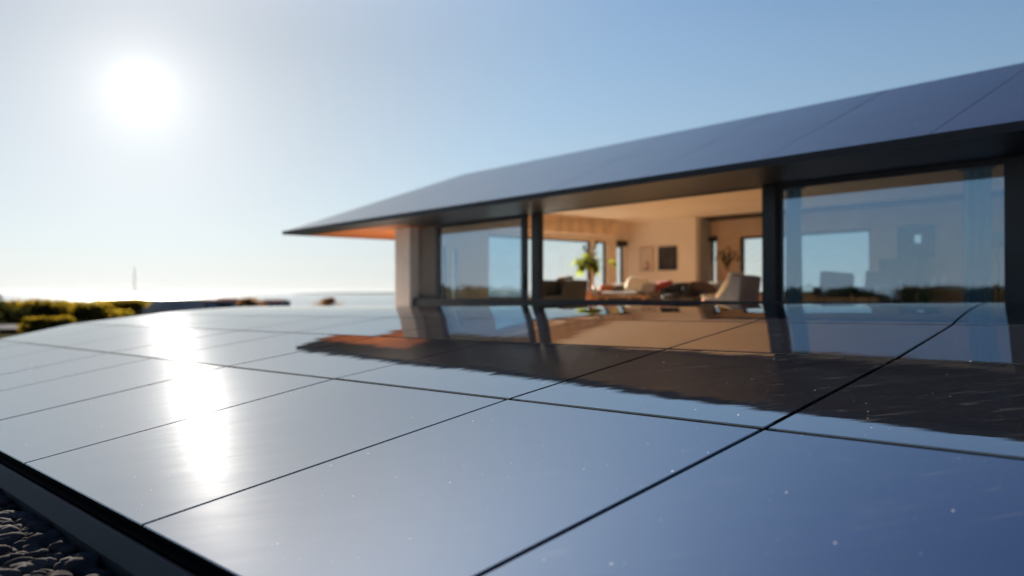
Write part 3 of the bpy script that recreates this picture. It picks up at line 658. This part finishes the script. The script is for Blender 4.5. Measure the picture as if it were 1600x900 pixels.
# small rust stool/objects
a = he('pouf', tx(1113, 14.6), 14.6, label='small rust coloured pouf left of the lounge chair', cat='pouf')
obj('cover', CU((0, 0, .24), (.46, .46, .50), e=.8), 'fab_rust', a, smooth=True)
# lounge chair seen from the side
cc = 14.0; a = he('lounge_chair', (tx(1100, cc) + tx(1175, cc)) / 2, cc, label='blue grey shell lounge chair with a cream cushion and oak legs', cat='lounge chair')
pf = [(-.60, .26), (-.50, .20), (.30, .16), (.52, .30), (.60, .84), (.36, .88), (.30, .74), (.16, .52), (-.06, .38), (-.36, .33), (-.56, .31)]
obj('shell', prism(pf, -.36, .36, bev=.02), 'shell', a)
obj('seat_cushion', CU((-.22, 0, .38), (.66, .60, .14), (0, R(12), 0), e=.35), 'fab_cream', a, smooth=True)
obj('back_cushion', CU((.14, -.10, .62), (.62, .62, .16), (0, R(-52), 0), e=.35), 'fab_cream', a, smooth=True)
obj('head_cushion', CU((.28, -.12, .86), (.22, .50, .16), (0, R(-60), 0), e=.5), 'fab_cream', a, smooth=True)
for x, y in ((-.4, -.28), (-.4, .28), (.42, -.28), (.42, .28)): obj('leg', tube(bmesh.new(), (x * 1.12, y, 0), (x, y, .22), .016, .026), 'timber', a)
# dining chairs against the rear window, seen through the glass
def shell_chair(x, c, rot, lb, sc_=1):
    a = he('dining_chair', tx(x, c), c, rot, label=lb, cat='chair', group='dark chairs by the rear window')
    obj('seat', BX(-.34, .34, -.32, .30, .40, .52, bev=.04), 'fab_dark', a)
    bm = prism([(-.40, .50), (.40, .50), (.42, .98), (-.36, 1.06)], .22, .34, bev=.03); obj('backrest', bm, 'fab_dark', a)
    for s_ in (-1, 1): obj('armrest', prism([(-.34, .50), (.26, .50), (.26, .80), (-.10, .66), (-.34, .60)], s_ * .37 - .04, s_ * .37 + .04, bev=.015) if False else BX(s_ * .37 - .04, s_ * .37 + .04, -.3, .24, .48, .66, bev=.02), 'fab_dark', a)
    for xx in (-.28, .28):
        for yy in (-.26, .26): obj('leg', tube(bmesh.new(), (xx * 1.15, yy * 1.15, 0), (xx, yy, .42), .014, .02), 'timber', a)
shell_chair(1302, 18.2, R(15), 'dark armchair standing against the bright rear window, left of the pair')
shell_chair(1364, 18.6, R(-8), 'dark armchair at the right edge of the rear window, half in front of the wall')
a = he('sideboard', (tx(1376, 19.7) + tx(1440, 19.7)) / 2, 19.85, label='dark sideboard below the small square window', cat='sideboard')
hw_ = (tx(1440, 19.7) - tx(1376, 19.7)) / 2; obj('body', BX(-hw_, hw_, -.25, .25, .06, 1.36, bev=.01), 'ink', a)
for i in range(2): d_ = obj('door', BX(-hw_ + .02 + i * hw_, -.02 + i * hw_, -.268, -.2525, .1, 1.3), 'ink', a); obj('handle', BX(-.06 + i * .1, -.045 + i * .1, -.285, -.268, .6, .8), 'steel', d_)
obj('plinth', BX(-hw_ + .03, hw_ - .03, -.2, .2, 0, .06), 'black', a)
a = he('dining_table', -6.1, 15.8, label='dark dining table behind the right sliding door', cat='table')
obj('tabletop', BX(-.9, .9, -.45, .45, .58, .62, bev=.008), 'walnut', a)
for x in (-.8, .8):
    for y in (-.36, .36): obj('leg', BX(x - .03, x + .03, y - .03, y + .03, 0, .58), 'walnut', a)
for x, h_, lb in ((1462, .20, 'small cream vase on the dining table, the left of two'), (1476, .27, 'taller pale grey vase on the dining table, the right of two')):
    a = he('vase', tx(x, 15.8), 15.75, z=FL + .62, label=lb, cat='vase', group='vases on the dining table'); obj('body', lathe(bmesh.new(), [(.03, 0), (.055, .04), (.05, h_ * .6), (.022, h_ * .85), (.03, h_)]), 'ceramic', a, smooth=True)
# curtains
def curtain(x0, x1, c, lb):
    a, b = tx(x0, c), tx(x1, c); e = he('curtain', (a + b) / 2, c, z=FL, label=lb, cat='curtain', group='curtains behind the right sliding door'); n_ = 40; h_ = (b - a) / 2
    bm = bmesh.new(); rows_ = []
    for z_ in (.02, 1.2, 2.28):
        rows_.append([bm.verts.new((-h_ + 2 * h_ * i / n_, .045 * math.sin(i / n_ * math.pi * 2 * (b - a) / .13 + z_ * .4) * (1.15 - z_ * .15), z_)) for i in range(n_ + 1)])
    for p_, q_ in zip(rows_, rows_[1:]):
        for i in range(n_): bm.faces.new((p_[i], p_[i + 1], q_[i + 1], q_[i]))
    obj('cloth', bm, 'curtain', e, smooth=True); obj('rail', BX(-h_ - .05, h_ + .05, -.02, .02, 2.28, 2.31), 'steel', e)
curtain(1227, 1253, CG + .28, 'pale curtain gathered at the left edge of the right sliding door')
curtain(1505, 1550, CG + .28, 'pale curtain gathered at the right end of the right sliding door')
a = he('floor_lamp', tx(1560, 13.2), 13.2, label='slim unlit floor lamp beside the right curtain', cat='lamp')
obj('base', lathe(bmesh.new(), [(.14, 0), (.14, .015), (.02, .03)]), 'dark', a); obj('stem', tube(bmesh.new(), (0, 0, .03), (0, 0, 1.25), .01), 'dark', a); obj('lamp_shade', lathe(bmesh.new(), [(.16, 1.2), (.11, 1.42), (.105, 1.42), (.155, 1.2)]), 'fab_grey', a, smooth=True)

# ------------------------------------------------------------ planting and low buildings on the left
def gx(x, y): return (x - 800) / F * y
def bush(x, Y, h, wd, m, label, seed, n=2600, name='bush', group='bushes beyond the solar array'):
    rnd = random.Random(seed); X = gx(x, Y); z0 = land_z(X, Y)
    e = empty(name, (X, Y, z0 - ZO), rnd.uniform(0, 6), label=label, cat='bush', group=group)
    st = bmesh.new(); tips = []
    for i in range(9):
        th = rnd.uniform(0, 6.28); r_ = rnd.uniform(.1, .8) * wd / 2; p = Vector((math.cos(th) * r_, math.sin(th) * r_, h * rnd.uniform(.45, .8))); mid = Vector((p.x * .4, p.y * .4, p.z * .55))
        tube(st, (0, 0, -.1), mid, .05, .03, 6); tube(st, mid, p, .03, .012, 5); tips.append((p, rnd.uniform(.28, .42) * min(wd, h * 1.8) * .8))
    obj('branches', st, 'bark', e)
    bm = bmesh.new()
    for i in range(n):
        p, r_ = tips[i % len(tips)]; v = Vector((rnd.gauss(0, 1), rnd.gauss(0, 1), rnd.gauss(0, 1))); v.normalize(); v *= r_ * rnd.uniform(.35, 1.05) * (1 + .35 * noise.noise(v * 2 + Vector((seed, 0, 0))))
        q = p + Vector((v.x * 1.1, v.y * 1.1, v.z * .75)); q.z = max(.08, min(q.z, h * (.93 + .22 * noise.noise(q * 1.3) + rnd.uniform(-.05, .05))))
        if rnd.random() < .22: q = Vector((rnd.uniform(-.5, .5) * wd, rnd.uniform(-.4, .4) * wd, rnd.uniform(.1, .6) * h))
        s_ = rnd.uniform(.07, .14) * (1.6 if wd > 8 else 1); u = Vector((rnd.uniform(-1, 1), rnd.uniform(-1, 1), rnd.uniform(-1, 1))).normalized(); w_ = u.orthogonal().normalized()
        bm.faces.new([bm.verts.new(q + u * s_), bm.verts.new(q + w_ * s_ * .6), bm.verts.new(q - u * s_), bm.verts.new(q - w_ * s_ * .6)])
    obj('foliage', bm, m, e)
bl_ = [(-10, 56, 2.15, 5.2, 'bush', 'yellow green bush at the left edge of the photo'), (38, 60, 2.05, 5.0, 'bush', 'sunlit bush, second from the left edge'),
       (72, 57, 2.2, 4.6, 'bush', 'slightly taller golden bush in the middle of the hedge on the left'), (108, 61, 2.0, 4.8, 'bush', 'golden topped bush just right of the tallest one'),
       (143, 60, 2.0, 4.8, 'bush', 'olive bush left of the pale end of the grey wall'), (180, 66, 2.15, 4.8, 'bush', 'bush rising behind the pale end of the grey wall'),
       (214, 72, 2.25, 3.0, 'bush', 'bush at the foot of the thin mast'), (236, 76, 2.05, 2.4, 'bush', 'rightmost golden bush, just left of the glittering water'),
       (78, 41, 1.15, 2.6, 'bush', 'small low shrub standing in front of the hedge beside the road')]
for i, (x, Y, h, wd, m, lb) in enumerate(bl_): bush(x, Y, h * .80, wd, m, lb, 100 + i, 5500)
for i, (x, Y, h, wd, lb) in enumerate(((392, 92, 1.75, 3.0, 'lone dark rust bush right of the clay roofs'), (512, 120, 1.45, 4.2, 'small flat brown bush far off, left of the house corner'))):
    bush(x, Y, h, wd, 'bush2', lb, 300 + i, 1600, group='scattered far shrubs')
# tall hedge to the left of the view, mirrored in the doors
for i in range(20):
    an = R(118 + 96 * i / 19 + .013); X, Y = 62 * math.cos(an), 62 * math.sin(an)
    if Y > 50 and X > -40: continue
    bush(800 + X / Y * F, Y, 2.85, 12, 'hedge', 'tall bush of the dark hedge mirrored in the doors, %s from its far end' % ('first second third fourth fifth sixth seventh eighth ninth tenth eleventh twelfth thirteenth fourteenth fifteenth sixteenth seventeenth eighteenth nineteenth twentieth'.split()[i]), 500 + i, 5000, group='hedge left of the view')
# low walls and roofs
def block(name, x0, x1, Y, ytop, dep, m, label, cat, roof_=None):
    X0, X1 = gx(x0, Y), gx(x1, Y); zt = ZO - (ytop - 458) / F * Y; e = empty(name, ((X0 + X1) / 2, Y, -ZO + 0), label=label, cat=cat); h_ = (X1 - X0) / 2
    obj('wall', BX(-h_, h_, 0, dep, -.4, zt), m, e)
    return e, h_, zt
e, h_, zt = block('garden_wall', 194, 318, 70, 468.5, .3, 'concrete', 'long low dark grey wall right of the hedge', 'wall'); obj('coping', BX(-h_ - .03, h_ + .03, -.04, .34, zt + .002, zt + .05), 'concrete', e)
e, h_, zt = block('utility_block', 171, 195, 66, 468, 2.2, 'bluewall', 'pale blue grey block at the left end of the grey wall', 'outbuilding'); obj('roof_slab', BX(-h_ - .05, h_ + .05, -.05, 2.25, zt + .002, zt + .08), 'concrete', e); obj('door', BX(-.3, .4, -.03, -.002, .3, zt - .15), 'concrete', e)
def cottage(x0, x1, Y, yt, yr, label):
    e, h_, zt = block('cottage', x0, x1, Y, yt, 5, 'bluewall', label, 'cottage'); zr = ZO - (yr - 458) / F * Y
    bm = bmesh.new(); a_ = [bm.verts.new(p) for p in ((-h_ - .3, -.3, zt), (h_ + .3, -.3, zt), (h_ + .3, 5.3, zt), (-h_ - .3, 5.3, zt), (-h_ + .4, 2.5, zr), (h_ - .4, 2.5, zr))]
    for f_ in ((0, 1, 5, 4), (1, 2, 5), (2, 3, 4, 5), (3, 0, 4), (3, 2, 1, 0)): bm.faces.new([a_[i] for i in f_])
    obj('roof', bm, 'tile', e)
    for i in range(3):
        xw = -h_ + (i + .6) * 2 * h_ / 3.3; obj('window', BX(xw, xw + .6, -.03, -.002, zt - 1.0, zt - .3), 'black', e)
cottage(296, 322, 100, 471, 467.5, 'far low cottage with a grey brown roof beside the glittering water')
cottage(330, 362, 104, 470, 466, 'far cottage with a reddish roof, right of the grey brown one')
cottage(404, 440, 126, 471.5, 468, 'faint low cottage on the shore between the bushes')
a = empty('mast', (gx(210, 110), 110, -ZO), label='thin grey mast rising above the hedge on the left', cat='mast')
obj('pole', tube(bmesh.new(), (0, 0, -.5), (0, 0, 5.7), .09, .05), 'steel', a); obj('antenna', tube(bmesh.new(), (0, 0, 5.7), (0, 0, 6.3), .02), 'steel', a)
for z_ in (5.2, 4.2): obj('crossbar', tube(bmesh.new(), (-.3, 0, z_), (.3, 0, z_), .02), 'steel', a)

# ------------------------------------------------------------ sea air
hm = bpy.data.materials.new('sea_haze'); hm.use_nodes = True; ht = hm.node_tree; ht.nodes.clear()
ho = N(ht, 'ShaderNodeOutputMaterial'); hv = N(ht, 'ShaderNodeVolumePrincipled')
hv.inputs['Color'].default_value = (.86, .92, 1, 1); hv.inputs['Density'].default_value = .000007; hv.inputs['Anisotropy'].default_value = 0
ht.links.new(hv.outputs[0], ho.inputs['Volume']); MT['haze'] = hm
tag(obj('haze', BX(-15000, 15000, -15000, 15000, -17, 45), 'haze'), 'thin pale sea air that fades the far headland', 'haze', kind='stuff')
